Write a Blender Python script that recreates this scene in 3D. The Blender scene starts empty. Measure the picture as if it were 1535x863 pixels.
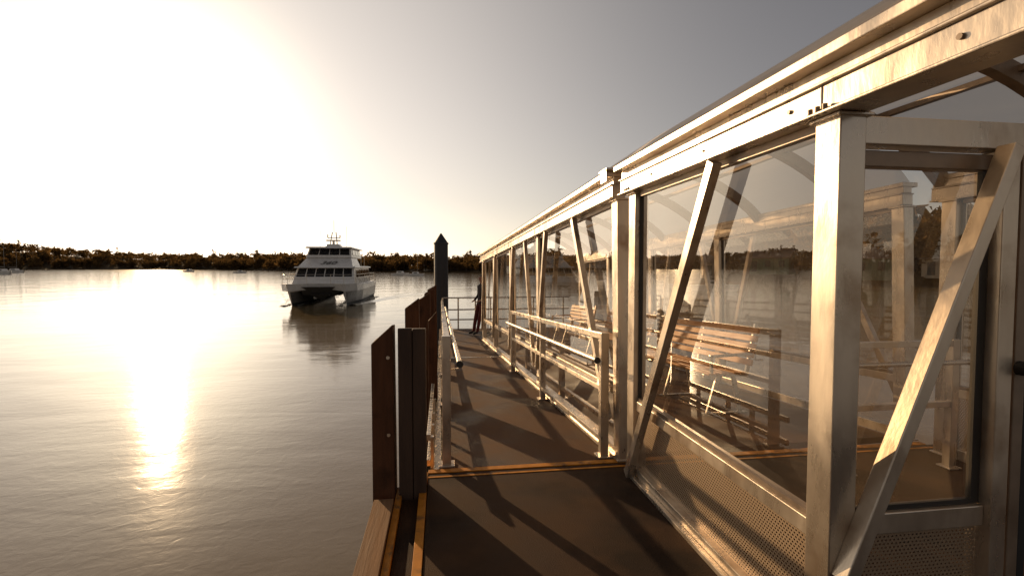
import bpy, bmesh, math, random
from mathutils import Vector, Matrix, Euler
R=math.radians
random.seed(7)
scene=bpy.context.scene
SUN_AZ, SUN_EL = R(-27.4), R(12.2)
SDIR=Vector((math.sin(SUN_AZ)*math.cos(SUN_EL), math.cos(SUN_AZ)*math.cos(SUN_EL), math.sin(SUN_EL)))
WATER_Z=-1.85

# ------------------------------------------------------------ materials
def nt(name):
    m=bpy.data.materials.new(name); m.use_nodes=True
    t=m.node_tree
    for n in list(t.nodes): t.nodes.remove(n)
    out=t.nodes.new('ShaderNodeOutputMaterial')
    return m,t,out
def N(t,typ,**kw):
    n=t.nodes.new(typ)
    for k,v in kw.items(): setattr(n,k,v)
    return n
def math_n(t,op,a,b=None,c=None):
    n=t.nodes.new('ShaderNodeMath'); n.operation=op
    for i,v in enumerate((a,b,c)):
        if v is None: continue
        if isinstance(v,(int,float)): n.inputs[i].default_value=v
        else: t.links.new(v,n.inputs[i])
    return n.outputs[0]
def col4(c): return (c[0],c[1],c[2],1)
def pmat(name,c1,c2=None,scale=5,stretch=(1,1,1),rough=(.4,.6),metal=0,bump=0.0,bscale=None,detail=6,lo=.3,hi=.7,c3=None,c3scale=1.0,c3lo=.55,c3hi=.7,spec=.5,c3rough=None,specks=None):
    m,t,out=nt(name)
    p=N(t,'ShaderNodeBsdfPrincipled'); t.links.new(p.outputs[0],out.inputs[0])
    tc=N(t,'ShaderNodeTexCoord'); mp=N(t,'ShaderNodeMapping'); mp.inputs['Scale'].default_value=stretch
    t.links.new(tc.outputs['Object'],mp.inputs[0])
    nz=N(t,'ShaderNodeTexNoise'); nz.inputs['Scale'].default_value=scale; nz.inputs['Detail'].default_value=detail
    t.links.new(mp.outputs[0],nz.inputs['Vector'])
    cr=N(t,'ShaderNodeValToRGB'); cr.color_ramp.elements[0].position=lo; cr.color_ramp.elements[1].position=hi
    cr.color_ramp.elements[0].color=col4(c1); cr.color_ramp.elements[1].color=col4(c2 or c1)
    t.links.new(nz.outputs[0],cr.inputs[0])
    colr=cr.outputs[0]
    r=N(t,'ShaderNodeMapRange'); r.inputs[1].default_value=.3; r.inputs[2].default_value=.7
    r.inputs[3].default_value=rough[0]; r.inputs[4].default_value=rough[1]
    t.links.new(nz.outputs[0],r.inputs[0]); rough_o=r.outputs[0]
    if c3:
        n3=N(t,'ShaderNodeTexNoise'); n3.inputs['Scale'].default_value=c3scale; n3.inputs['Detail'].default_value=5
        t.links.new(tc.outputs['Object'],n3.inputs['Vector'])
        mr=N(t,'ShaderNodeMapRange'); mr.inputs[1].default_value=c3lo; mr.inputs[2].default_value=c3hi
        t.links.new(n3.outputs[0],mr.inputs[0])
        mx=N(t,'ShaderNodeMixRGB'); t.links.new(mr.outputs[0],mx.inputs[0]); t.links.new(colr,mx.inputs[1]); mx.inputs[2].default_value=col4(c3)
        colr=mx.outputs[0]
        if c3rough is not None:
            mq=N(t,'ShaderNodeMix'); t.links.new(mr.outputs[0],mq.inputs[0]); t.links.new(rough_o,mq.inputs[2]); mq.inputs[3].default_value=c3rough
            rough_o=mq.outputs[0]
    if specks:
        ns=N(t,'ShaderNodeTexNoise'); ns.inputs['Scale'].default_value=specks[1]; ns.inputs['Detail'].default_value=3
        t.links.new(tc.outputs['Object'],ns.inputs['Vector'])
        n2=N(t,'ShaderNodeTexNoise'); n2.inputs['Scale'].default_value=1.1; t.links.new(tc.outputs['Object'],n2.inputs['Vector'])
        su=math_n(t,'ADD',ns.outputs[0],math_n(t,'MULTIPLY',n2.outputs[0],.6))
        ms_=N(t,'ShaderNodeMapRange'); ms_.inputs[1].default_value=specks[2]; ms_.inputs[2].default_value=specks[2]+.04; t.links.new(su,ms_.inputs[0])
        mx=N(t,'ShaderNodeMixRGB'); t.links.new(ms_.outputs[0],mx.inputs[0]); t.links.new(colr,mx.inputs[1]); mx.inputs[2].default_value=col4(specks[0]); colr=mx.outputs[0]
    t.links.new(colr,p.inputs['Base Color'])
    t.links.new(rough_o,p.inputs['Roughness'])
    p.inputs['Metallic'].default_value=metal
    p.inputs['Specular IOR Level'].default_value=spec
    if bump>0:
        b=N(t,'ShaderNodeBump'); b.inputs['Distance'].default_value=bump; b.inputs['Strength'].default_value=1
        if bscale:
            nb=N(t,'ShaderNodeTexNoise'); nb.inputs['Scale'].default_value=bscale; nb.inputs['Detail'].default_value=4
            t.links.new(mp.outputs[0],nb.inputs['Vector']); t.links.new(nb.outputs[0],b.inputs['Height'])
        else: t.links.new(nz.outputs[0],b.inputs['Height'])
        t.links.new(b.outputs[0],p.inputs['Normal'])
    return m

ALU=pmat('weathered_aluminium',(.48,.40,.315),(.66,.565,.455),scale=9,stretch=(1,1,.35),rough=(.22,.42),metal=.72,bump=.0006,bscale=60,c3=(.30,.20,.125),c3scale=4.5,c3lo=.54,c3hi=.8)
ALU_D=pmat('aluminium_frame',(.19,.14,.10),(.28,.21,.155),scale=12,rough=(.35,.5),metal=.4)
GALV=pmat('galvanised_tube',(.48,.41,.33),(.63,.55,.45),scale=25,rough=(.2,.4),metal=.85)
GASK=pmat('black_gasket',(.02,.018,.016),(.035,.03,.025),rough=(.4,.6))
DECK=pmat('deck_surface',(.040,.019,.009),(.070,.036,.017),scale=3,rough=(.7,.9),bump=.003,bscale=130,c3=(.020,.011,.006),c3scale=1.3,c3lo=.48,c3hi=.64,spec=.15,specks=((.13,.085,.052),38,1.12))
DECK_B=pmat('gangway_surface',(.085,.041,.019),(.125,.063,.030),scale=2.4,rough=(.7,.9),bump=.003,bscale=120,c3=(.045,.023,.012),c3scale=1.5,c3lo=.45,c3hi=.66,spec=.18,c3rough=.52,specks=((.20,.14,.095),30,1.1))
YEL=pmat('yellow_edge_paint',(.60,.24,.025),(.44,.17,.02),scale=14,rough=(.5,.7),bump=.001,bscale=80,c3=(.13,.075,.035),c3scale=9,c3lo=.57,c3hi=.7,spec=.2)
TIMB=pmat('weathered_timber',(.07,.028,.013),(.135,.058,.028),scale=6,stretch=(3,3,.35),rough=(.7,.9),bump=.004,bscale=14,c3=(.03,.015,.009),c3scale=3,spec=.2)
TIMB_Y=pmat('timber_kerb',(.17,.09,.042),(.27,.15,.075),scale=6,stretch=(4,.3,4),rough=(.7,.9),bump=.003,bscale=14,spec=.2)
PILE_D=pmat('pile_facing',(.05,.029,.019),(.095,.058,.037),scale=5,stretch=(2,2,.3),rough=(.6,.85),bump=.002,bscale=20,spec=.3)
BLK=pmat('black_pile_sleeve',(.018,.017,.018),(.03,.028,.028),scale=3,rough=(.45,.6))
SLAT=pmat('varnished_slats',(.40,.17,.04),(.52,.25,.075),scale=7,stretch=(6,.4,6),rough=(.4,.6),spec=.3)
RUB=pmat('black_rubber',(.012,.012,.012),(.02,.02,.02),rough=(.5,.7))
BOATW=pmat('boat_white_paint',(.72,.68,.62),(.8,.76,.70),scale=2,rough=(.2,.35))
BOATG=pmat('boat_grey_paint',(.10,.09,.085),(.14,.13,.12),scale=2,rough=(.3,.45))
BOATH=pmat('boat_hull_backlit_shade',(.16,.14,.12),(.22,.2,.17),scale=2,rough=(.25,.4))  # hull sides: backlit shade put into the colour as dark grey
BOATK=pmat('boat_antifoul',(.03,.03,.035),(.05,.05,.05),scale=2,rough=(.5,.6))
WIN=pmat('dark_window',(.012,.013,.015),(.02,.02,.022),rough=(.05,.1))
RED=pmat('red_cloth',(.12,.012,.010),(.08,.01,.01),scale=30,rough=(.8,.9))
JACK=pmat('dark_cloth',(.03,.02,.02),(.05,.035,.035),scale=30,rough=(.8,.9))
SKIN=pmat('skin',(.4,.22,.15),(.36,.19,.13),scale=30,rough=(.5,.6))
HAIR=pmat('hair',(.04,.022,.012),(.06,.03,.02),scale=40,rough=(.5,.7))
LAND=pmat('shore_grass',(.045,.029,.013),(.075,.048,.021),scale=.08,rough=(.9,1),spec=.1)
WALLW=pmat('house_wall',(.34,.27,.19),(.42,.34,.25),scale=1,rough=(.7,.9))
WALLG=pmat('house_wall_green',(.10,.14,.09),(.14,.18,.12),scale=1,rough=(.7,.9))
ROOF=pmat('house_roof',(.11,.08,.065),(.16,.12,.1),scale=1,rough=(.5,.7))
BARK=pmat('bark',(.07,.045,.028),(.1,.07,.05),scale=3,rough=(.8,.95))

def foliage(name,ca,cb,tr):
    m,t,out=nt(name)
    d=N(t,'ShaderNodeBsdfDiffuse'); tl=N(t,'ShaderNodeBsdfTranslucent'); mx=N(t,'ShaderNodeMixShader'); mx.inputs[0].default_value=tr
    tc=N(t,'ShaderNodeTexCoord'); nz=N(t,'ShaderNodeTexNoise'); nz.inputs['Scale'].default_value=.12; nz.inputs['Detail'].default_value=5
    t.links.new(tc.outputs['Object'],nz.inputs['Vector'])
    cr=N(t,'ShaderNodeValToRGB'); cr.color_ramp.elements[0].position=.35; cr.color_ramp.elements[1].position=.65
    cr.color_ramp.elements[0].color=col4(ca); cr.color_ramp.elements[1].color=col4(cb)
    t.links.new(nz.outputs[0],cr.inputs[0])
    t.links.new(cr.outputs[0],d.inputs[0]); t.links.new(cr.outputs[0],tl.inputs[0])
    t.links.new(d.outputs[0],mx.inputs[1]); t.links.new(tl.outputs[0],mx.inputs[2]); t.links.new(mx.outputs[0],out.inputs[0])
    return m
FOL=foliage('foliage',(.088,.051,.019),(.145,.086,.032),.5)

def glass_mat():
    m,t,out=nt('window_glass')
    tr=N(t,'ShaderNodeBsdfTransparent'); tr.inputs[0].default_value=(.95,.92,.88,1)
    gl=N(t,'ShaderNodeBsdfGlossy'); gl.inputs['Roughness'].default_value=.004; gl.inputs[0].default_value=(1,.97,.93,1)
    lw=N(t,'ShaderNodeLayerWeight'); lw.inputs[0].default_value=.5
    p5=math_n(t,'POWER',lw.outputs['Facing'],3.8)
    f=math_n(t,'MULTIPLY_ADD',p5,.85,.08)
    mx=N(t,'ShaderNodeMixShader'); t.links.new(f,mx.inputs[0]); t.links.new(tr.outputs[0],mx.inputs[1]); t.links.new(gl.outputs[0],mx.inputs[2])
    df=N(t,'ShaderNodeBsdfDiffuse'); df.inputs[0].default_value=(.6,.46,.33,1)
    tl=N(t,'ShaderNodeBsdfTranslucent'); tl.inputs[0].default_value=(.7,.54,.38,1)
    dm=N(t,'ShaderNodeMixShader'); dm.inputs[0].default_value=.5
    t.links.new(df.outputs[0],dm.inputs[1]); t.links.new(tl.outputs[0],dm.inputs[2])
    tc=N(t,'ShaderNodeTexCoord'); nz=N(t,'ShaderNodeTexNoise'); nz.inputs['Scale'].default_value=2.2; nz.inputs['Detail'].default_value=7
    t.links.new(tc.outputs['Object'],nz.inputs['Vector'])
    mr=N(t,'ShaderNodeMapRange'); mr.inputs[1].default_value=.35; mr.inputs[2].default_value=.75; mr.inputs[3].default_value=.03; mr.inputs[4].default_value=.10
    t.links.new(nz.outputs[0],mr.inputs[0])
    m2=N(t,'ShaderNodeMixShader'); t.links.new(mr.outputs[0],m2.inputs[0]); t.links.new(mx.outputs[0],m2.inputs[1]); t.links.new(dm.outputs[0],m2.inputs[2])
    t.links.new(m2.outputs[0],out.inputs[0])
    return m
GLASS=glass_mat()

def poly_mat():
    m,t,out=nt('polycarbonate_sheet')
    tr=N(t,'ShaderNodeBsdfTransparent'); tr.inputs[0].default_value=(.95,.92,.88,1)
    df=N(t,'ShaderNodeBsdfDiffuse'); df.inputs[0].default_value=(.7,.66,.6,1)
    tl=N(t,'ShaderNodeBsdfTranslucent'); tl.inputs[0].default_value=(.95,.90,.82,1)
    gl=N(t,'ShaderNodeBsdfGlossy'); gl.inputs['Roughness'].default_value=.15
    a=N(t,'ShaderNodeMixShader'); a.inputs[0].default_value=.85
    t.links.new(df.outputs[0],a.inputs[1]); t.links.new(tl.outputs[0],a.inputs[2])
    b=N(t,'ShaderNodeMixShader'); b.inputs[0].default_value=.85
    t.links.new(tr.outputs[0],b.inputs[1]); t.links.new(a.outputs[0],b.inputs[2])
    lw=N(t,'ShaderNodeLayerWeight'); lw.inputs[0].default_value=.5
    p5=math_n(t,'POWER',lw.outputs['Facing'],4.0); f=math_n(t,'MULTIPLY_ADD',p5,.4,.04)
    c=N(t,'ShaderNodeMixShader'); t.links.new(f,c.inputs[0]); t.links.new(b.outputs[0],c.inputs[1]); t.links.new(gl.outputs[0],c.inputs[2])
    t.links.new(c.outputs[0],out.inputs[0])
    return m
POLY=poly_mat()

def perf_mat():
    m,t,out=nt('perforated_sheet')
    tc=N(t,'ShaderNodeTexCoord'); sp=N(t,'ShaderNodeSeparateXYZ'); t.links.new(tc.outputs['Object'],sp.inputs[0])
    u=math_n(t,'ADD',sp.outputs[0],sp.outputs[1]); pitch=.018
    u=math_n(t,'DIVIDE',u,pitch); v=math_n(t,'DIVIDE',sp.outputs[2],pitch*.8)
    row=math_n(t,'FLOOR',v); off=math_n(t,'MULTIPLY',math_n(t,'MODULO',row,2.0),.5)
    u=math_n(t,'ADD',u,off)
    fu=math_n(t,'SUBTRACT',math_n(t,'FRACT',u),.5); fv=math_n(t,'SUBTRACT',math_n(t,'FRACT',v),.5)
    d=math_n(t,'ADD',math_n(t,'MULTIPLY',fu,fu),math_n(t,'MULTIPLY',fv,fv))
    h=math_n(t,'LESS_THAN',d,.075)
    p=N(t,'ShaderNodeBsdfPrincipled'); p.inputs['Base Color'].default_value=(.42,.31,.21,1); p.inputs['Metallic'].default_value=.5; p.inputs['Roughness'].default_value=.42
    tr=N(t,'ShaderNodeBsdfTransparent'); mx=N(t,'ShaderNodeMixShader')
    t.links.new(h,mx.inputs[0]); t.links.new(p.outputs[0],mx.inputs[1]); t.links.new(tr.outputs[0],mx.inputs[2]); t.links.new(mx.outputs[0],out.inputs[0])
    return m
PERF=perf_mat()

def water_mat():
    m,t,out=nt('harbour_water')
    p=N(t,'ShaderNodeBsdfPrincipled'); t.links.new(p.outputs[0],out.inputs[0])
    p.inputs['Base Color'].default_value=(.165,.119,.058,1); p.inputs['IOR'].default_value=1.45
    p.inputs['Roughness'].default_value=.09
    tc=N(t,'ShaderNodeTexCoord')
    def layer(scale,st,det,dist,prev,rot=0):
        mp=N(t,'ShaderNodeMapping'); mp.inputs['Scale'].default_value=st; mp.inputs['Rotation'].default_value=(0,0,rot)
        t.links.new(tc.outputs['Object'],mp.inputs[0])
        n=N(t,'ShaderNodeTexNoise'); n.inputs['Scale'].default_value=scale; n.inputs['Detail'].default_value=det; n.inputs['Distortion'].default_value=.6
        t.links.new(mp.outputs[0],n.inputs['Vector'])
        b=N(t,'ShaderNodeBump'); b.inputs['Distance'].default_value=dist; b.inputs['Strength'].default_value=1
        t.links.new(n.outputs[0],b.inputs['Height'])
        if prev: t.links.new(prev,b.inputs['Normal'])
        return b.outputs[0]
    a=layer(.16,(1,1,1),2,.06,None,.3)
    a=layer(.9,(.45,1.2,1),3,.010,a,.25)
    a=layer(5,(.9,1.1,1),3,.0030,a,-.2)
    t.links.new(a,p.inputs['Normal'])
    return m
WATER=water_mat()

# ------------------------------------------------------------ mesh helpers
class MB:
    def __init__(s,name,mats,parent=None,bevel=0.0,smooth=False):
        s.name=name; s.mats=mats; s.v=[]; s.f=[]; s.mi=[]; s.parent=parent; s.bev=bevel; s.sm=[]; s.smooth=smooth
    def add(s,vs,fs,mi=0,sm=False):
        o=len(s.v); s.v+= [tuple(v) for v in vs]
        for f in fs: s.f.append(tuple(i+o for i in f)); s.mi.append(mi); s.sm.append(sm)
    def box(s,x0,x1,y0,y1,z0,z1,mi=0):
        vs=[(x,y,z) for z in (z0,z1) for y in (y0,y1) for x in (x0,x1)]
        s.add(vs,[(0,2,3,1),(4,5,7,6),(0,1,5,4),(2,6,7,3),(0,4,6,2),(1,3,7,5)],mi)
    def hexa(s,b,tp,mi=0):
        s.add(list(b)+list(tp),[(3,2,1,0),(4,5,6,7),(0,1,5,4),(1,2,6,5),(2,3,7,6),(3,0,4,7)],mi)
    def beam(s,p0,p1,w,h,up=(0,0,1),mi=0):
        p0=Vector(p0);p1=Vector(p1); d=(p1-p0).normalized(); sd=d.cross(Vector(up)).normalized(); u=sd.cross(d).normalized()
        a=[p0-sd*w/2-u*h/2,p0+sd*w/2-u*h/2,p0+sd*w/2+u*h/2,p0-sd*w/2+u*h/2]
        b=[q+(p1-p0) for q in a]
        s.hexa(a,b,mi)
    def tube(s,pts,r,mi=0,n=12,r2=None):
        pts=[Vector(p) for p in pts]; vs=[]; m=len(pts); ref=None
        for i,p in enumerate(pts):
            d=(pts[min(i+1,m-1)]-pts[max(i-1,0)]).normalized()
            if ref is None: ref=Vector((0,0,1)) if abs(d.z)<.9 else Vector((1,0,0))
            a=d.cross(ref).normalized(); b=a.cross(d).normalized()
            rr=r if r2 is None else r+(r2-r)*i/(m-1)
            for k in range(n):
                t=2*math.pi*k/n; vs.append(p+a*math.cos(t)*rr+b*math.sin(t)*rr)
        fs=[]
        for i in range(m-1):
            for k in range(n):
                fs.append((i*n+k,i*n+(k+1)%n,(i+1)*n+(k+1)%n,(i+1)*n+k))
        s.add(vs,fs,mi,True)
        s.add(vs[:n],[tuple(range(n))[::-1]],mi); s.add(vs[-n:],[tuple(range(n))],mi)
    def quad(s,a,b,c,d,mi=0): s.add([a,b,c,d],[(0,1,2,3)],mi)
    def done(s):
        me=bpy.data.meshes.new(s.name); me.from_pydata(s.v,[],s.f)
        for m in s.mats: me.materials.append(m)
        me.polygons.foreach_set('material_index',s.mi)
        me.polygons.foreach_set('use_smooth',s.sm)
        me.update()
        bm=bmesh.new(); bm.from_mesh(me); bmesh.ops.recalc_face_normals(bm,faces=bm.faces) if len(bm.faces)<20000 else None; bm.to_mesh(me); bm.free()
        o=bpy.data.objects.new(s.name,me); scene.collection.objects.link(o)
        if s.parent: o.parent=s.parent
        if s.bev>0:
            b=o.modifiers.new('bevel','BEVEL'); b.width=s.bev; b.segments=2; b.limit_method='ANGLE'; b.angle_limit=R(40)
        return o
def empty(name,loc=(0,0,0),rot=(0,0,0)):
    e=bpy.data.objects.new(name,None); e.location=loc; e.rotation_euler=rot; e.empty_display_size=.2
    scene.collection.objects.link(e); return e

# ------------------------------------------------------------ camera, sun, sky
cam=bpy.data.cameras.new('camera'); co=bpy.data.objects.new('camera',cam); scene.collection.objects.link(co)
co.location=(0,0,1.55); co.rotation_euler=(R(90-2.4),0,R(-8.23)); cam.sensor_width=36; cam.lens=17.35; cam.clip_start=.05; cam.clip_end=20000
scene.camera=co
sl=bpy.data.lights.new('sun','SUN'); sl.energy=5.0; sl.angle=R(.53); sl.color=(1,.68,.37)
so=bpy.data.objects.new('sun',sl); scene.collection.objects.link(so); so.rotation_euler=SDIR.to_track_quat('Z','Y').to_euler(); so.location=SDIR*50
w=bpy.data.worlds.new('World'); scene.world=w; w.use_nodes=True; t=w.node_tree
bg=t.nodes['Background']
sky=N(t,'ShaderNodeTexSky'); sky.sky_type='NISHITA'; sky.sun_disc=False; sky.sun_elevation=SUN_EL; sky.sun_rotation=SUN_AZ%(2*math.pi)
sky.dust_density=.15; sky.air_density=1.0; sky.ozone_density=1.0; sky.altitude=0
hs=N(t,'ShaderNodeHueSaturation'); hs.inputs['Saturation'].default_value=.4; t.links.new(sky.outputs[0],hs.inputs['Color'])
tint=N(t,'ShaderNodeMixRGB',blend_type='MULTIPLY'); tint.inputs[0].default_value=1; tint.inputs[2].default_value=(1.03,.90,.84,1); t.links.new(hs.outputs[0],tint.inputs[1])
tc=N(t,'ShaderNodeTexCoord'); vm=N(t,'ShaderNodeVectorMath',operation='NORMALIZE'); t.links.new(tc.outputs['Generated'],vm.inputs[0])
dt=N(t,'ShaderNodeVectorMath',operation='DOT_PRODUCT'); dt.inputs[1].default_value=SDIR; t.links.new(vm.outputs[0],dt.inputs[0])
d0=math_n(t,'MAXIMUM',dt.outputs['Value'],0.0)
sx=N(t,'ShaderNodeSeparateXYZ'); t.links.new(vm.outputs[0],sx.inputs[0])
ez=math_n(t,'POWER',2.718,math_n(t,'MULTIPLY',math_n(t,'ABSOLUTE',sx.outputs[2]),-7.0))
def lobe(val,colr,prev):
    hc=N(t,'ShaderNodeMixRGB',blend_type='MULTIPLY'); hc.inputs[0].default_value=1; hc.inputs[1].default_value=colr; t.links.new(val,hc.inputs[2])
    ad=N(t,'ShaderNodeMixRGB',blend_type='ADD'); ad.inputs[0].default_value=1; t.links.new(prev,ad.inputs[1]); t.links.new(hc.outputs[0],ad.inputs[2]); return ad.outputs[0]
c=lobe(math_n(t,'MULTIPLY',math_n(t,'POWER',d0,75.0),26.0),(1,.82,.54,1),tint.outputs[0])
c=lobe(math_n(t,'MULTIPLY',math_n(t,'POWER',d0,4.5),8.2),(1,.87,.72,1),c)
c=lobe(math_n(t,'MULTIPLY',math_n(t,'MULTIPLY',ez,math_n(t,'POWER',d0,3.0)),7.0),(1,.79,.47,1),c)
t.links.new(c,bg.inputs[0]); bg.inputs[1].default_value=.075
scene.view_settings.view_transform='Standard'; scene.view_settings.look='None'; scene.view_settings.exposure=0

# ------------------------------------------------------------ water
wb=MB('water',[WATER]); S=9000
wb.quad((-S,-S,WATER_Z),(S,-S,WATER_Z),(S,S,WATER_Z),(-S,S,WATER_Z)); wb.done()

# ------------------------------------------------------------ shelter
W=1.40; WR=4.2; ZE=2.11
def arch(x0,x1,z0,rise,n=20):
    return [(x0+(x1-x0)*i/n, z0+rise*math.sin(math.pi*i/n)**.8) for i in range(n+1)]
def shelter(name,parent,posts,y0,y1,diags,lower_perf,ribs,glassbays):
    st=MB('frame',[ALU],parent,.004)
    for sgn,X in ((1,W),(-1,WR)):
        def bx(a,b,z0,z1,ya=y0,yb=y1):
            xa,xb=sorted((X+sgn*a,X+sgn*b)); st.box(xa,xb,ya,yb,z0,z1)
        bx(-.055,.10,ZE-.012,ZE)
        bx(-.03,.08,ZE,ZE+.095)
        bx(-.045,.085,ZE+.095,ZE+.107)
        bx(-.02,.07,ZE+.107,ZE+.165)
        bx(-.085,.075,ZE+.165,ZE+.205)
        pn=min(posts); px_=max(posts)
        bx(.0,.085,.0,.085,pn,px_)
        bx(-.03,.0,.0,.03,pn,px_)
        bx(.015,.075,.50,.57,pn,px_)
        for y in posts:
            xa,xb=sorted((X+sgn*.0,X+sgn*.10)); 
            st.box(xa-.002,xb+.002,y-.06,y+.06,.0,ZE-.012)
            xa,xb=sorted((X-sgn*.02,X+sgn*.12))
            st.box(xa,xb,y-.075,y+.075,-.004,.012)
            st.box(xa,xb,y-.075,y+.075,ZE-.026,ZE-.013)
        for y in posts:
            xa,xb=sorted((X-sgn*.034,X-sgn*.026)); st.box(xa,xb,y-.006,y+.006,ZE+.002,ZE+.093)
        for (ya,za,yb,zb) in diags:
            xx=X-sgn*.035
            st.beam((xx,ya,za),(xx,yb,zb),.05,.065,up=(0,0,1))
    st.done()
    rb=MB('roof_ribs',[ALU_D],parent,.003)
    for y in ribs:
        pts=arch(W+.03,WR-.03,ZE+.14,.62)
        for i in range(len(pts)-1):
            a,b=pts[i],pts[i+1]
            rb.beam((a[0],y,a[1]),(b[0],y,b[1]),.11,.07,up=(0,1,0))
    pts=arch(W+.03,WR-.03,ZE+.20,.62)
    for i in (5,10,15):
        rb.beam((pts[i][0],y0+.02,pts[i][1]-.03),(pts[i][0],y1-.02,pts[i][1]-.03),.05,.04)
    rb.done()
    pn_=MB('roof_panels',[POLY],parent)
    ar=arch(W+.0,WR-.0,ZE+.208,.63,28)
    for i in range(len(ar)-1):
        a,b=ar[i],ar[i+1]
        pn_.add([(a[0],y0,a[1]),(b[0],y0,b[1]),(b[0],y1,b[1]),(a[0],y1,a[1])],[(0,1,2,3)],0,True)
    pn_.done()
    gl=MB('glass',[GLASS],parent); gf=MB('glass_frames',[GASK,ALU_D],parent,.0)
    pf=MB('lower_panels',[PERF if lower_perf else GLASS],parent)
    for ya,yb in glassbays:
        for sgn,X in ((1,W),(-1,WR)):
            xg=X+sgn*.045
            gl.quad((xg,ya,.59),(xg,yb,.59),(xg,yb,ZE-.03),(xg,ya,ZE-.03))
            xa,xb=sorted((xg-.012,xg+.012))
            gf.box(xa,xb,ya,ya+.018,.585,ZE-.02,0); gf.box(xa,xb,yb-.018,yb,.585,ZE-.02,0)
            gf.box(xa-.01,xb+.01,ya+.018,yb-.018,ZE-.05,ZE-.0135,1); gf.box(xa-.01,xb+.01,ya+.018,yb-.018,.571,.595,1)
            pf.quad((xg,ya,.085),(xg,yb,.085),(xg,yb,.50),(xg,ya,.50))
    gl.done(); gf.done(); pf.done()

shA=empty('covered_walkway')
postsA=[1.637,3.49]
shelter('a',shA,postsA,.1,3.66,[(2.33,ZE-.03,3.43,.02)],True,[.55,1.45,2.6,3.6],[(1.70,3.43)])
ef=MB('end_frame',[ALU,ALU_D,RUB],shA,.004)
ef.box(W+.104,WR-.104,1.60,1.68,ZE-.115,ZE-.014)
ef.box(W+.104,WR-.104,1.625,1.675,ZE-.19,ZE-.13,1)
ef.box(2.10,2.17,1.585,1.68,0,ZE-.118)
ef.box(2.20,2.25,1.60,1.67,0,ZE-.118,1)
ef.box(2.262,2.30,1.61,1.67,0,ZE-.192,2)
ef.box(W+.104,2.098,1.61,1.67,.54,.62)
ef.box(W+.104,2.098,1.60,1.67,.0,.085)
ef.beam((2.07,1.545,ZE-.12),(1.43,1.545,.42),.05,.065,up=(0,1,0))
ef.box(3.3,3.37,1.59,1.68,0,ZE-.118)
ef.tube([(2.22,1.60,1.16),(2.22,1.55,1.16)],.028,2); ef.tube([(2.22,1.55,1.16),(2.22,1.53,1.16)],.036,2)
ef.done()
eg=MB('end_glass',[GLASS,GASK],shA)
eg.quad((W+.13,1.64,.63),(2.06,1.64,.63),(2.06,1.64,ZE-.2),(W+.13,1.64,ZE-.2))
eg.box(W+.104,W+.13,1.63,1.65,.622,ZE-.192,1); eg.box(2.06,2.098,1.63,1.65,.622,ZE-.192,1); eg.box(W+.13,2.06,1.63,1.65,.622,.64,1)
eg.done()
ep=MB('end_perforated',[PERF],shA); ep.quad((W+.104,1.64,.087),(2.098,1.64,.087),(2.098,1.64,.54),(W+.104,1.64,.54)); ep.done()
bo=MB('bolts',[ALU_D],shA)
for y in (1.15,1.8,2.45,3.1):
    bo.tube([(W-.03,y,ZE+.05),(W-.038,y,ZE+.05)],.009,0,8)
for y in postsA:
    for dy in (-.035,0,.035): bo.tube([(W-.045,y+dy,ZE-.012),(W-.045,y+dy,ZE+.02)],.009,0,8)
bo.done()

SLOPE=R(-2.5); YAWB=R(1.77); Y0B=3.8
shB=empty('covered_gangway',(0,Y0B,0),(SLOPE,0,YAWB))
postsB=[-.07,2.75,4.95,7.15,9.3]
shelter('b',shB,postsB,-.1,9.6,[(.95,ZE-.03,.02,.3),(2.1,ZE-.03,2.68,.3),(3.4,ZE-.03,2.84,.3),(4.4,ZE-.03,4.88,.3),(6.6,ZE-.03,7.05,.3),(8.7,ZE-.03,9.2,.3)],False,[.6,1.9,3.2,4.5,5.8,7.1,8.4,9.5],[(-.0,2.69),(2.81,4.89),(5.01,7.09),(7.21,9.24)])
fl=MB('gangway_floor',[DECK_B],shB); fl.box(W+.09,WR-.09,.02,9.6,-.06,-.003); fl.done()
cm=MB('roof_kink_cover',[ALU],shB,.003); cm.box(W-.1,W+.09,-.16,.02,ZE+.206,ZE+.222); cm.box(W-.092,W-.087,-.13,.0,ZE+.12,ZE+.205); cm.done()

# ------------------------------------------------------------ decks
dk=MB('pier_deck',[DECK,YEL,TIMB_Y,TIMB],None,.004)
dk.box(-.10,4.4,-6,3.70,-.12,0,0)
dk.box(-.10,WR,3.702,3.765,-.12,.006,1)
dk.box(-.10,WR,3.62,3.645,.0005,.004,1)
dk.box(-.155,-.105,-6,3.72,-.11,.008,1)
dk.box(-.265,-.16,-6,3.5,-.14,-.03,0)
dk.box(-.31,-.27,-6,3.5,-.12,.002,1)
dk.box(-.44,-.315,-6,3.27,-.25,.03,2)
for y in (-5,-2.5,0,2.4): dk.box(-.5,4.3,y,y+.3,-.6,-.13,3)
dk.box(-.40,-.32,-6,3.4,-1.2,-.26,3)
dk.done()
def zb(y): return -(y-Y0B)*math.tan(-SLOPE)
gd=MB('gangway_deck',[DECK_B,GALV,YEL],None,.003)
YM=9.9; YE=15.9
def xr(y): return W+.02-(y-Y0B)*math.tan(YAWB)
def slab(y0,y1,xl,off0=0,th=.08,mi=0,xr0=None,xr1=None):
    b=[(xl,y0,zb(y0)+off0-th),(xr(y0) if xr0 is None else xr0,y0,zb(y0)+off0-th),(xr(y1) if xr1 is None else xr1,y1,zb(y1)+off0-th),(xl,y1,zb(y1)+off0-th)]
    gd.hexa(b,[(p[0],p[1],p[2]+th) for p in b],mi)
slab(3.77,YM,.0,-.004)
slab(YM,YM+.05,.0,.004,.06,1)
slab(YM+.05,13.4,.0,-.004)
ze=zb(13.4)-.004
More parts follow.
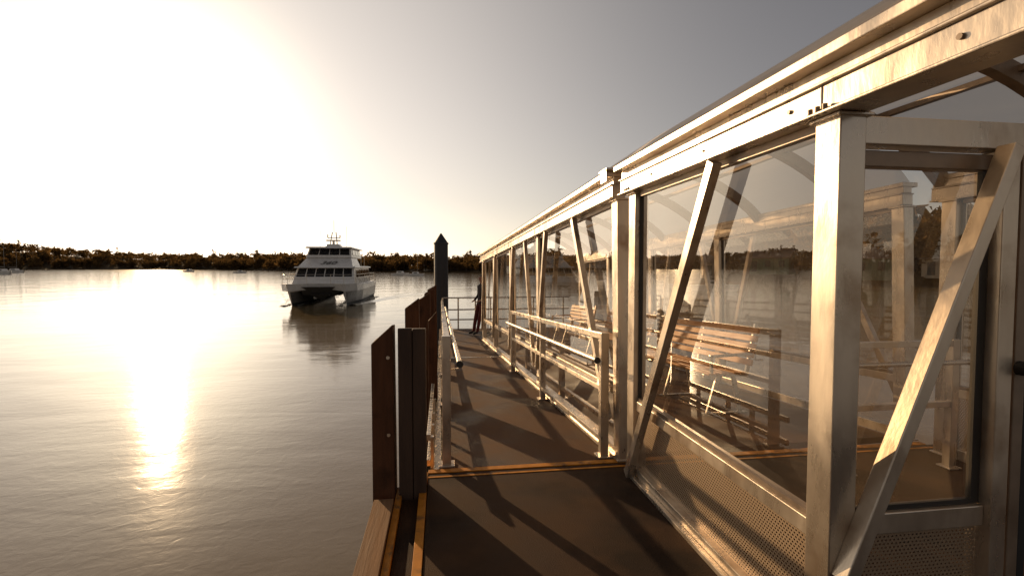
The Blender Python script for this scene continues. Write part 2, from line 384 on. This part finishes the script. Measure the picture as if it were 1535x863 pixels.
gd.box(-.05,5,13.4,YE,ze-.5,ze,0)
slab(3.77,13.4,-.06,-.01,.14,1,-.004,-.004)
gd.done()

# ------------------------------------------------------------ railings
def railing(name,xf,ys,side):
    e=empty(name)
    r=MB('rail_frame',[ALU],e,.003); h=MB('handrail_tube',[GALV,GASK],e)
    for y in ys:
        x=xf(y); z=zb(y)
        r.box(x-.033,x+.033,y-.033,y+.033,z-.05,z+1.02)
        r.box(x-.06,x+.06,y-.06,y+.06,z-.003,z+.012)
    for i in range(len(ys)-1):
        a,b=ys[i],ys[i+1]
        for hh,th in ((.99,.05),(.56,.04),(.14,.04)):
            p0=(xf(a),a+.034,zb(a)+hh); p1=(xf(b),b-.034,zb(b)+hh)
            r.beam(p0,p1,.05,th)
    a=ys[0]; b=ys[-1]; x0=xf(a)+side*.10
    h.tube([(xf(a)+side*.10,a-.12,zb(a)+.82),(xf(b)+side*.10,b,zb(b)+.82)],.021,0)
    h.tube([(xf(a)+side*.10,a-.14,zb(a)+.82),(xf(a)+side*.10,a-.118,zb(a)+.82)],.027,1)
    for y in ys:
        y+= .12 if y==ys[0] else 0
        h.tube([(xf(y)+side*.03,y,zb(y)+.74),(xf(y)+side*.10,y,zb(y)+.74),(xf(y)+side*.10,y,zb(y)+.80)],.009,0,8)
    r.done(); h.done(); return e
railing('metal_railing',lambda y:.04,[3.86,5.9,8,10.1,12.2,14.0,15.8],1)
railing('metal_railing',lambda y:xr(y)-.10,[3.86,6.0,8.1],-1)
er=empty('end_barrier'); b=MB('end_rails',[GALV],er)
for x in (.06,.55,1.1,1.6,2.2,3,4): b.tube([(x,YE-.06,ze),(x,YE-.06,ze+1.0)],.024)
for hh in (1.0,.62,.3): b.tube([(.06,YE-.06,ze+hh),(4.2,YE-.06,ze+hh)],.022)
b.done()
bk=MB('edge_bracket',[GALV,TIMB],None,.002)
for y in (3.95,4.3,4.7,5.3): bk.box(-.09,-.062,y,y+.05,zb(y)-.25,zb(y)+.2,0)
bk.beam((-.10,3.86,.02),(-.10,6,-.08),.03,.05,mi=0); bk.beam((-.10,3.86,.22),(-.10,6,.12),.03,.05,mi=0)
bk.done()

ir=empty('inner_railing'); r=MB('rails',[ALU],ir,.003); h=MB('tube',[GALV],ir)
for (x,y,z) in ((3.0,3.25,1.0),(3.9,3.25,1.0)):
    r.box(x-.03,x+.03,y-.03,y+.03,.0,z); r.box(x-.055,x+.055,y-.055,y+.055,.0005,.012)
for zz in (.97,.50): r.beam((3.032,3.25,zz),(3.868,3.25,zz),.05,.045)
h.tube([(2.95,3.15,.84),(4.1,3.15,.84)],.02); h.tube([(3.2,3.22,.84),(3.2,3.15,.84)],.01); h.tube([(3.7,3.22,.84),(3.7,3.15,.84)],.01)
r.done(); h.done()

# ------------------------------------------------------------ benches
def bench(loc,L,parentrot=0,dz=0):
    e=empty('slatted_bench',loc,(SLOPE,0,parentrot))
    s=MB('slats',[SLAT],e,.006); f=MB('bench_frame',[GALV],e,.003)
    for i in range(6): s.box(-.02+i*.075,.04+i*.075,0,L,.44,.465)
    for i in range(5):
        a=.47+i*.022; z=.53+i*.085
        s.hexa([(a,0,z),(a+.025,0,z-.006),(a+.025,L,z-.006),(a,L,z)],[(a+.017,0,z+.065),(a+.042,0,z+.06),(a+.042,L,z+.06),(a+.017,L,z+.065)])
    for y in (.12,L/2,L-.12):
        f.beam((-.02,y,.42),(.50,y,.42),.04,.035)
        f.beam((.03,y,.0),(.16,y,.41),.045,.03,up=(0,1,0)); f.beam((.42,y,.0),(.34,y,.41),.045,.03,up=(0,1,0))
        f.beam((.50,y,.41),(.63,y,.97),.04,.03,up=(0,1,0))
        f.box(-.03,.5,y-.025,y+.025,.0,.015)
    for y in (.02,L-.02):
        f.beam((.0,y,.64),(.5,y,.66),.035,.03); f.beam((.02,y,.45),(.02,y,.63),.03,.03,up=(1,0,0))
    s.done(); f.done()
bench((2.85,4.85,zb(4.85)),2.2,YAWB)
bench((3.1,8.0,zb(8)),2.2,YAWB)
bench((3.0,11.0,zb(11.0)),1.9,YAWB)

# ------------------------------------------------------------ piles
def timber_pile(x,y,w,top,face=True,d=.2):
    e=empty('timber_pile')
    m=MB('pile_post',[TIMB],e,.008)
    zt=top; z0=WATER_Z-3
    m.hexa([(x-w,y,z0),(x,y,z0),(x,y+d,z0),(x-w,y+d,z0)],[(x-w,y,zt-.13),(x-.03,y,zt),(x-.03,y+d,zt-.02),(x-w,y+d,zt-.13)])
    m.done()
    if face:
        f=MB('pile_facing_boards',[PILE_D,GALV],e,.005)
        f.box(x+.002,x+.095,y+.02,y+.05,-.25,top-.03); f.box(x+.1,x+.185,y+.022,y+.052,-.25,top-.035)
        f.box(x+.002,x+.185,y+.055,y+.20,-.25,top-.05)
        f.tube([(x-.06,y+.0,.18+.25),(x-.06,y-.012,.43)],.012,1,10); f.tube([(x-.06,y,.95),(x-.06,y-.012,.95)],.012,1,10)
        f.done()
timber_pile(-.29,3.35,.17,1.17)
timber_pile(-.24,6.2,.20,1.17,False)
timber_pile(-.02,6.28,.14,1.0,False,.12)
timber_pile(-.15,8.4,.22,1.13,False)
timber_pile(-.10,10.4,.24,1.13,False)
timber_pile(-.08,12.9,.26,1.10,False)
e=empty('mooring_pile'); m=MB('sleeve',[BLK],e)
px,py=.02,17.0
m.tube([(px,py,WATER_Z-3),(px,py,2.2),(px,py,2.36)],.235,0,20)
m.tube([(px,py,2.36),(px,py,2.70)],.25,0,20,.02)
m.tube([(px,py,2.33),(px,py,2.38)],.255,0,20)
m.done()

# ------------------------------------------------------------ ferry
fe=empty('catamaran_ferry',(-10.6,44.2,WATER_Z),(0,0,R(1.5)))
hl=MB('hulls',[BOATW,BOATH,BOATK],fe)
def lerp(a,b,t): return a+(b-a)*t
for sx_ in (-1,1):
    secs=[]
    st=[0,.03,.08,.16,.3,.5,.75,1.0]
    for t_ in st:
        wd=.12+.83*min(1,(t_/.22))**.7; ww=.03+.72*min(1,(t_/.3))**.9
        zd=1.95-.25*min(1,t_/.4)
        ring=[]
        for (wx,z) in ((-wd,zd),(-lerp(wd,ww,.35),1.25),(-ww,.25),(-ww*.8,-.1),(0,-.5),(ww*.8,-.1),(ww,.25),(lerp(wd,ww,.35),1.25),(wd,zd)):
            y=t_*18+(1-max(z,-.5)/1.95)*1.5*(1-t_)
            ring.append((sx_*2.3+wx,y,z))
        secs.append(ring)
    n=9
    for i in range(len(secs)-1):
        for k in range(n-1):
            mi=2 if k in (2,3,4,5) else (1 if k in(1,6) else 0)
            hl.add([secs[i][k],secs[i][k+1],secs[i+1][k+1],secs[i+1][k]],[(0,1,2,3)],mi,False)
    hl.add(secs[-1],[tuple(range(n))],0); hl.add(secs[0],[tuple(range(n))[::-1]],0)
    for i in range(len(secs)-1):
        hl.add([secs[i][0],secs[i][-1],secs[i+1][-1],secs[i+1][0]],[(0,1,2,3)],0)
hl.done()
sp=MB('superstructure',[BOATW,BOATG,WIN,ALU],fe,.03)
def frust(y0,y1,wb_,z0,y0t,y1t,wt,z1,mi=0):
    b=[(-wb_/2,y0,z0),(wb_/2,y0,z0),(wb_/2,y1,z0),(-wb_/2,y1,z0)]; tp=[(-wt/2,y0t,z1),(wt/2,y0t,z1),(wt/2,y1t,z1),(-wt/2,y1t,z1)]
    sp.hexa(b,tp,mi)
frust(2.4,17.6,3.2,.85,.9,17.8,3.2,1.68,1)
sp.hexa([(-.1,2.6,.45),(.1,2.6,.45),(.1,9,.45),(-.1,9,.45)],[(-.9,1.4,1.0),(.9,1.4,1.0),(.9,9,1.0),(-.9,9,1.0)],1)
bp=[(-3.2,1.6),(-2.3,.0),(-1.0,1.2),(0,1.5),(1.0,1.2),(2.3,0),(3.2,1.6)]
for i in range(len(bp)-1):
    (xa,ya),(xb,yb)=bp[i],bp[i+1]
    za=1.4 if abs(xa)<2 else 1.3; zb_=1.4 if abs(xb)<2 else 1.3
    sp.hexa([(xa,ya+.3,za),(xb,yb+.3,zb_),(xb,yb+.5,zb_),(xa,ya+.5,za)],[(xa,ya-.05,1.98),(xb,yb-.05,1.98),(xb,yb+.08,1.98),(xa,ya+.08,1.98)],0)
frust(1.6,17.8,6.1,1.69,1.7,17.8,6.2,1.80,0)
frust(3.2,16.2,5.5,1.80,4.5,16.2,5.1,3.35,0)
frust(3.9,16.8,5.5,3.35,4.1,16.8,5.4,3.47,0)
frust(4.4,10,4.9,3.47,6.2,10,4.1,4.35,0)
frust(6.0,13.4,4.25,4.35,6.7,13.2,3.9,5.25,0)
frust(5.9,14.2,4.4,5.25,6.1,14.2,4.2,5.4,0)
frust(10,17,4.9,3.47,10,17,4.9,3.55,1)
frust(8,9.6,1.5,5.4,8.3,9.5,1.2,5.75,0)
sp.done()
wn=MB('windows',[WIN,BOATG],fe)
def fq(P,u0,u1,v0,v1,off,mi=0):
    a,b,c,d=[Vector(p) for p in P]
    def q(u,v): return (a*(1-u)+b*u)*(1-v)+(d*(1-u)+c*u)*v
    n=(b-a).cross(d-a).normalized()*off
    wn.quad(q(u0,v0)+n,q(u1,v0)+n,q(u1,v1)+n,q(u0,v1)+n,mi)
F1=[(-2.75,3.2,1.8),(2.75,3.2,1.8),(2.55,4.5,3.35),(-2.55,4.5,3.35)]
for i in range(6): fq(F1,.03+i*.158,.03+i*.158+.142,.46,.95,.02)
F2=[(-2.125,6.0,4.35),(2.125,6.0,4.35),(1.95,6.7,5.25),(-1.95,6.7,5.25)]
for i in range(4): fq(F2,.04+i*.235,.04+i*.235+.215,.26,.94,.035)
S1=[(2.75,3.2,1.8),(2.75,16.2,1.8),(2.55,16.2,3.35),(2.55,4.5,3.35)]
for i in range(7): fq(S1,.1+i*.125,.1+i*.125+.11,.42,.88,.035)
S1m=[(-2.75,16.2,1.8),(-2.75,3.2,1.8),(-2.55,4.5,3.35),(-2.55,16.2,3.35)]
for i in range(7): fq(S1m,.02+i*.125,.02+i*.125+.11,.42,.88,.035)
S2=[(2.125,6.0,4.35),(2.125,13.4,4.35),(1.95,13.2,5.25),(1.95,6.7,5.25)]
for i in range(3): fq(S2,.12+i*.28,.12+i*.28+.24,.32,.88,.035)
wn.done()
tcu=bpy.data.curves.new('logo_text','FONT'); tcu.body='360'; tcu.size=.95; tcu.align_x='CENTER'; tcu.shear=.35; tcu.extrude=.004; tcu.offset=.01
to=bpy.data.objects.new('logo_text',tcu); scene.collection.objects.link(to); to.parent=fe
ang=math.atan2(4.35-3.47,6.2-4.4); to.rotation_euler=(ang,0,0); to.location=(.1,4.75-.02,3.66+.03)
tcu.materials.append(BOATG)
ms=MB('mast_and_rails',[BOATG,GALV,BOATW],fe)
for x in (-.35,.35): ms.tube([(x,8.6,5.7),(x*.5,9.0,7.0)],.05,0,8)
ms.tube([(-.6,8.8,6.4),(.6,8.8,6.4)],.04,0,8); ms.tube([(0,8.9,6.9),(0,8.9,8.2)],.025,0,6)
ms.box(-.7,.7,8.45,8.6,6.05,6.2,2); ms.tube([(0,8.6,5.75),(0,8.6,6.05)],.12,2,10)
ms.tube([(-1.4,9,5.4),(-1.4,9.2,7.2)],.015,0,6); ms.tube([(1.2,9,5.4),(1.2,9.2,7.6)],.015,0,6)
ms.tube([(.6,8.2,5.4),(.6,8.2,5.65)],.18,2,12,.05)
ms.tube([(-.6,8.8,6.4),(-.6,8.8,6.75)],.06,2,8); ms.tube([(.6,8.8,6.4),(.6,8.8,6.7)],.06,2,8)
for sx_ in (-1,1):
    pr=[(sx_*1.0,1.3),(sx_*2.3,.15),(sx_*3.1,1.7),(sx_*3.1,4),(sx_*3.1,8),(sx_*3.1,12),(sx_*3.1,17)]
    for z in (2.4,2.75): ms.tube([(x,y,z) for x,y in pr],.018,1,6)
    for x,y in pr: ms.tube([(x,y,1.9),(x,y,2.75)],.018,1,6)
ms.tube([(-1,1.3,2.75),(1,1.3,2.75)],.018,1,6)
for x in (-2,2):
    ms.tube([(x,14,3.5),(x,14,4.6)],.03,1,6); ms.tube([(x,16.8,3.5),(x,16.8,4.6)],.03,1,6); ms.tube([(x,14,4.6),(x,16.8,4.6)],.03,1,6)
ms.done()
FOAM=pmat('foam',(.65,.62,.58),(.75,.72,.68),scale=6,rough=(.6,.8),bump=.02)
wk=MB('bow_wave',[WATER],fe)
for sx_,s2 in ((-1,-1),(1,1)):
    for j,(a0,a1,amp) in enumerate(((.55,.36,.10),(.9,.55,.06))):
        m=26; prev=None
        for i in range(m+1):
            y=1.2+i*1.0+j*2; off=a0+a1*i*.55; am=amp*(1-i/m)
            row=[(sx_*2.3+s2*(off-.35),y,.004),(sx_*2.3+s2*off,y,.004+am),(sx_*2.3+s2*(off+.45),y-.1,.004)]
            if prev: wk.add([prev[0],prev[1],row[1],row[0]],[(0,1,2,3)],0,True); wk.add([prev[1],prev[2],row[2],row[1]],[(0,1,2,3)],0,True)
            prev=row
wk.done()
fm=MB('wake_foam',[FOAM],fe)
for sx_ in (-1,1):
    for k in range(90):
        t_=random.random()**1.3; y=1.3+t_*14; off=.55+.3*t_*3+random.uniform(-.12,.15)
        for s2 in (-1,1):
            cx=sx_*2.3+s2*off; l=random.uniform(.15,.7); ww=random.uniform(.03,.10)
            fm.add([(cx-ww,y,.03),(cx+ww*.3,y-l*.3,.05),(cx+ww,y+l*.5,.09),(cx,y+l,.05)],[(0,1,2,3)])
fm.done()

# ------------------------------------------------------------ person
def person(loc,rotz):
    e=empty('person',loc,(0,0,rotz))
    V=[];E=[];Rr=[]
    def add(p,r,par=None):
        V.append(p); Rr.append(r)
        if par is not None: E.append((par,len(V)-1))
        return len(V)-1
    pel=add((0,.0,.92),(.15,.11)); wa=add((0,.01,1.08),(.135,.10),pel); ch=add((0,.03,1.3),(.17,.115),wa); sh=add((0,.04,1.42),(.13,.09),ch)
    nk=add((0,.03,1.5),(.055,.055),sh); hb=add((0,.01,1.58),(.07,.085),nk); hm=add((0,.0,1.66),(.078,.098),hb); ht=add((0,.01,1.74),(.055,.07),hm)
    for s in (-1,1):
        sp_=add((s*.17,.04,1.41),(.065,.06),sh); el=add((s*.23,.05,1.14),(.045,.045),sp_); wr=add((s*.17,-.14,1.0),(.032,.03),el); add((s*.13,-.19,.98),(.03,.022),wr)
        hp=add((s*.09,-.02,.86),(.095,.1),pel); kn=add((s*.10,-.14,.48),(.062,.065),hp); an=add((s*.10,-.22,.09),(.042,.048),kn); add((s*.11,-.38,.045),(.04,.035),an)
    me=bpy.data.meshes.new('body'); me.from_pydata(V,E,[]); o=bpy.data.objects.new('body_tmp',me); scene.collection.objects.link(o)
    sk=o.modifiers.new('s','SKIN'); 
    for i,r in enumerate(Rr):
        me.skin_vertices[0].data[i].radius=r
    me.skin_vertices[0].data[0].use_root=True
    ss=o.modifiers.new('u','SUBSURF'); ss.levels=2; ss.render_levels=2
    dg=bpy.context.evaluated_depsgraph_get(); m2=bpy.data.meshes.new_from_object(o.evaluated_get(dg))
    bpy.data.objects.remove(o)
    for mm in (JACK,RED,SKIN,HAIR,RUB): m2.materials.append(mm)
    for p in m2.polygons:
        c=p.center; p.use_smooth=True
        if c.z>1.49: p.material_index=3 if (c.z>1.70 or c.y>.04) else 2
        elif c.z>.9: p.material_index=2 if (c.y<-.15) else 0
        elif c.z>.1: p.material_index=1
        else: p.material_index=4
    b=bpy.data.objects.new('body',m2); scene.collection.objects.link(b); b.parent=e
    f=MB('face_and_fingers',[SKIN,RUB],e)
    f.tube([(0,-.09,1.66),(0,-.12,1.635)],.012,0,6,.016)
    for s in (-1,1):
        f.tube([(s*.03,-.085,1.665),(s*.03,-.095,1.665)],.010,1,6); f.tube([(s*.08,.0,1.67),(s*.09,.01,1.63)],.014,0,6)
        for k in range(4):
            x=s*(.13-.02*k+.02); l=(.055,.07,.065,.05)[k]
            f.tube([(x,-.20,.985-.004*k),(x*.95,-.20-l*.6,.98),(x*.9,-.20-l,.955)],.009,0,6)
        f.tube([(s*.14,-.17,.995),(s*.11,-.2,1.01),(s*.10,-.225,1.0)],.010,0,6)
    f.tube([(-.02,-.092,1.60),(.02,-.092,1.60)],.006,1,6)
    f.done()
person((1.19,14.5,ze),R(-60))

# ------------------------------------------------------------ shore, trees
def interp(x,tab):
    if x<=tab[0][0]: return tab[0][1]
    for (a,va),(b,vb) in zip(tab,tab[1:]):
        if x<=b: return va+(vb-va)*(x-a)/(b-a)
    return tab[-1][1]
DIST=[(-95,1100),(-45,1000),(-30,950),(-24,760),(-18,560),(-10,420),(-2,330),(8,270),(16,190),(24,140),(35,115),(60,110),(90,120),(130,160),(200,260)]
TOP=[(-95,42),(-50,48),(-40,54),(-36,58),(-32,46),(-24,32),(-18,24),(-10,17),(-2,12),(8,11),(16,11),(24,11),(35,13),(60,13),(130,10),(200,12)]
def P(az,d): a=R(az); return (math.sin(a)*d, math.cos(a)*d)
lb=MB('shore_hills',[LAND]); rows=[]
azs=[-95+i*1.0 for i in range(296)]
for az in azs:
    d=interp(az,DIST)*(1+.02*math.sin(az*.9)+.012*math.sin(az*2.7)); tp=interp(az,TOP); g=[]
    hill=max(0,tp-d*.018-2)*.75
    for k,(dd,hh) in enumerate(((-2,-1),(.0,.15),(.015,.8),(.06,1.2+hill*.25),(.15,1.5+hill*.8),(.3,1.5+hill),(.6,1.0+hill*.9),(1.2,-2))):
        x,y=P(az,d*(1+dd) if k else d-2); g.append((x,y,WATER_Z+hh))
    rows.append(g)
nk=len(rows[0]); vs=[p for r_ in rows for p in r_]; fs=[]
for i in range(len(rows)-1):
    for k in range(nk-1): fs.append((i*nk+k,(i+1)*nk+k,(i+1)*nk+k+1,i*nk+k+1))
lb.add(vs,fs,0,True); lb.done()
def groundz(az,f):
    d=interp(az,DIST); tp=interp(az,TOP); hill=max(0,tp-d*.018-2)*.75
    return WATER_Z+interp(f,[(0,.15),(.015,.8),(.06,1.2+hill*.25),(.15,1.5+hill*.8),(.3,1.5+hill),(.6,1+hill*.9)])
import numpy as np
rng=np.random.default_rng(3)
def clump_tree(vs,fs,mi,x,y,z,h,wd,nleaf,conifer):
    o=len(vs); r=h*.025
    for zz,rr in ((z-.3,r),(z+h*.6,r*.4)):
        for k in range(4): a=k*math.pi/2; vs.append((x+rr*math.cos(a),y+rr*math.sin(a),zz))
    for k in range(4): fs.append((o+k,o+(k+1)%4,o+4+(k+1)%4,o+4+k)); mi.append(1)
    nc=5 if not conifer else 7
    cl=[]
    for c in range(nc):
        if conifer: tz=.3+.68*c/(nc-1); rad=wd*.5*(1.15-tz)*random.uniform(.7,1.2); cl.append((x+random.uniform(-.1,.1)*wd,y,z+h*tz,rad,h*.09))
        else:
            a=random.uniform(0,6.28); rr=wd*.28*random.random(); tz=random.uniform(.3,.85); cl.append((x+rr*math.cos(a)*1.2,y+rr*math.sin(a),z+h*tz,wd*random.uniform(.2,.36),h*random.uniform(.12,.2)))
    for i in range(nleaf):
        c=cl[int(rng.integers(nc))]
        d=rng.normal(size=3); d/=np.linalg.norm(d); q=.55+.5*rng.random()
        p=np.array([c[0]+d[0]*c[3]*q,c[1]+d[1]*c[3]*q,c[2]+d[2]*c[4]*q])
        s=wd*.065*(.6+rng.random())
        o=len(vs)
        for k in range(3): vs.append(tuple(p+rng.normal(size=3)*s))
        fs.append((o,o+1,o+2)); mi.append(0)
def trees(name,a0,a1,n,hs,fr,nleaf):
    vs=[];fs=[];mi=[]
    for i in range(n):
        az=random.uniform(a0,a1); f=fr[0]+(fr[1]-fr[0])*random.random()**1.3; d=interp(az,DIST)*(1+.02*math.sin(az*.9)+.012*math.sin(az*2.7))*(1+f); x,y=P(az,d)
        sc=interp(az,hs); con=random.random()<.1
        h=sc*random.uniform(.55,1.15)*(1.2 if con else 1); clump_tree(vs,fs,mi,x,y,groundz(az,f)-.3,h,h*random.uniform(.8,1.4)*(.6 if con else 1),nleaf,con)
    me=bpy.data.meshes.new(name); me.from_pydata(vs,[],fs); me.materials.append(FOL); me.materials.append(BARK); me.polygons.foreach_set('material_index',mi); me.update()
    o=bpy.data.objects.new(name,me); scene.collection.objects.link(o)
HS=[(-50,16),(-30,15),(-24,13),(-16,11),(-5,9),(8,7.5),(20,7.5),(35,8),(60,8),(120,8)]
trees('distant_trees',-52,-24,760,HS,(.005,.3),110)
trees('distant_trees',-25,-4,560,HS,(.005,.2),110)
trees('distant_trees',-5,20,440,HS,(.01,.25),120)
trees('shore_trees',20,62,230,HS,(.03,.35),260)
trees('shore_trees',62,150,170,HS,(.03,.35),60)

def house(az,f,wd,dp,ht,rot,wall):
    d=interp(az,DIST)*(1+f); x,y=P(az,d); e=empty('shore_house',(x,y,groundz(az,f)),(0,0,rot))
    m=MB('walls',[wall],e); m.box(-wd/2,wd/2,-dp/2,dp/2,-.5,ht); 
    m.add([(-wd/2,-dp/2,ht),(-wd/2,dp/2,ht),(-wd/2,0,ht+dp*.28)],[(0,1,2)]); m.add([(wd/2,-dp/2,ht),(wd/2,dp/2,ht),(wd/2,0,ht+dp*.28)],[(0,1,2)]); m.done()
    r=MB('roof',[ROOF],e)
    for s in (-1,1):
        r.hexa([(-wd/2-.4,s*(dp/2+.4),ht-.12),(wd/2+.4,s*(dp/2+.4),ht-.12),(wd/2+.4,0,ht+dp*.28+.02),(-wd/2-.4,0,ht+dp*.28+.02)],[(-wd/2-.4,s*(dp/2+.4),ht+.05),(wd/2+.4,s*(dp/2+.4),ht+.05),(wd/2+.4,0,ht+dp*.28+.2),(-wd/2-.4,0,ht+dp*.28+.2)])
    r.done()
    q=MB('windows_and_door',[WIN],e); n=max(2,int(wd/2.5))
    for i in range(n):
        cx=-wd/2+wd*(i+.5)/n
        for s in (-1,1): q.box(cx-.55,cx+.55,s*(dp/2+.0)-.03,s*(dp/2)+.03,(.05 if i==0 else ht*.35),ht*.8)
    q.done()
for a_,f_,w_,d_,h_,wl in ((-24,.03,11,7,4,WALLW),(-1,.03,10,7,3.2,WALLW),(26,.04,7,5,2.8,WALLW),(31.5,.03,10,6,3,WALLW),(36,.05,8,6,3,WALLG),(44,.03,12,7,3.6,WALLG),(50,.04,8,6,3,WALLW)):
    house(a_,f_,w_,d_,h_,-R(a_)+random.uniform(-.3,.3),wl)

def small_boat(x,y,L,mast,rot):
    e=empty('moored_sailboat' if mast else 'moored_motorboat',(x,y,WATER_Z),(0,0,rot))
    m=MB('hull',[BOATW,BOATG,WIN],e)
    st=[0,.1,.3,.6,1]; secs=[]
    for t_ in st:
        w_=L*.16*min(1,.08+(t_/.4)**.6) if t_<1 else L*.13
        secs.append([(-w_,t_*L,L*.11+L*.03*(1-t_)),(-w_*.8,t_*L+(.06*L if t_==0 else 0),0),(0,t_*L+(.1*L if t_==0 else 0),-.2),(w_*.8,t_*L+(.06*L if t_==0 else 0),0),(w_,t_*L,L*.11+L*.03*(1-t_))])
    for i in range(4):
        for k in range(5): m.add([secs[i][k],secs[i][(k+1)%5],secs[i+1][(k+1)%5],secs[i+1][k]],[(0,1,2,3)],0)
    m.add(secs[-1],[(0,1,2,3,4)],0)
    m.hexa([(-L*.09,L*.3,L*.1),(L*.09,L*.3,L*.1),(L*.1,L*.7,L*.1),(-L*.1,L*.7,L*.1)],[(-L*.07,L*.38,L*.22),(L*.07,L*.38,L*.22),(L*.08,L*.68,L*.22),(-L*.08,L*.68,L*.22)],0)
    m.box(-L*.092,L*.092,L*.42,L*.62,L*.15,L*.19,2)
    if mast: m.tube([(0,L*.4,L*.1),(0,L*.4,L*1.25)],L*.008,1,6); m.tube([(0,L*.42,L*.3),(0,L*.85,L*.3)],L*.012,1,6)
    m.done()
for az_,d_,L_,ms_,rt in ((-37.2,330,12,True,1.1),(-36.4,420,12,True,1.4),(-24.5,420,9,False,1.2),(-20.0,330,7,False,1.8),(-3.5,210,8,False,1.2),(-1.8,200,7,True,1.5),(27,80,6,False,1.0),(33,75,7,True,.5),(22,100,8,True,1.9),(13,150,8,True,.8)):
    x,y=P(az_,d_); small_boat(x,y,L_,ms_,rt)
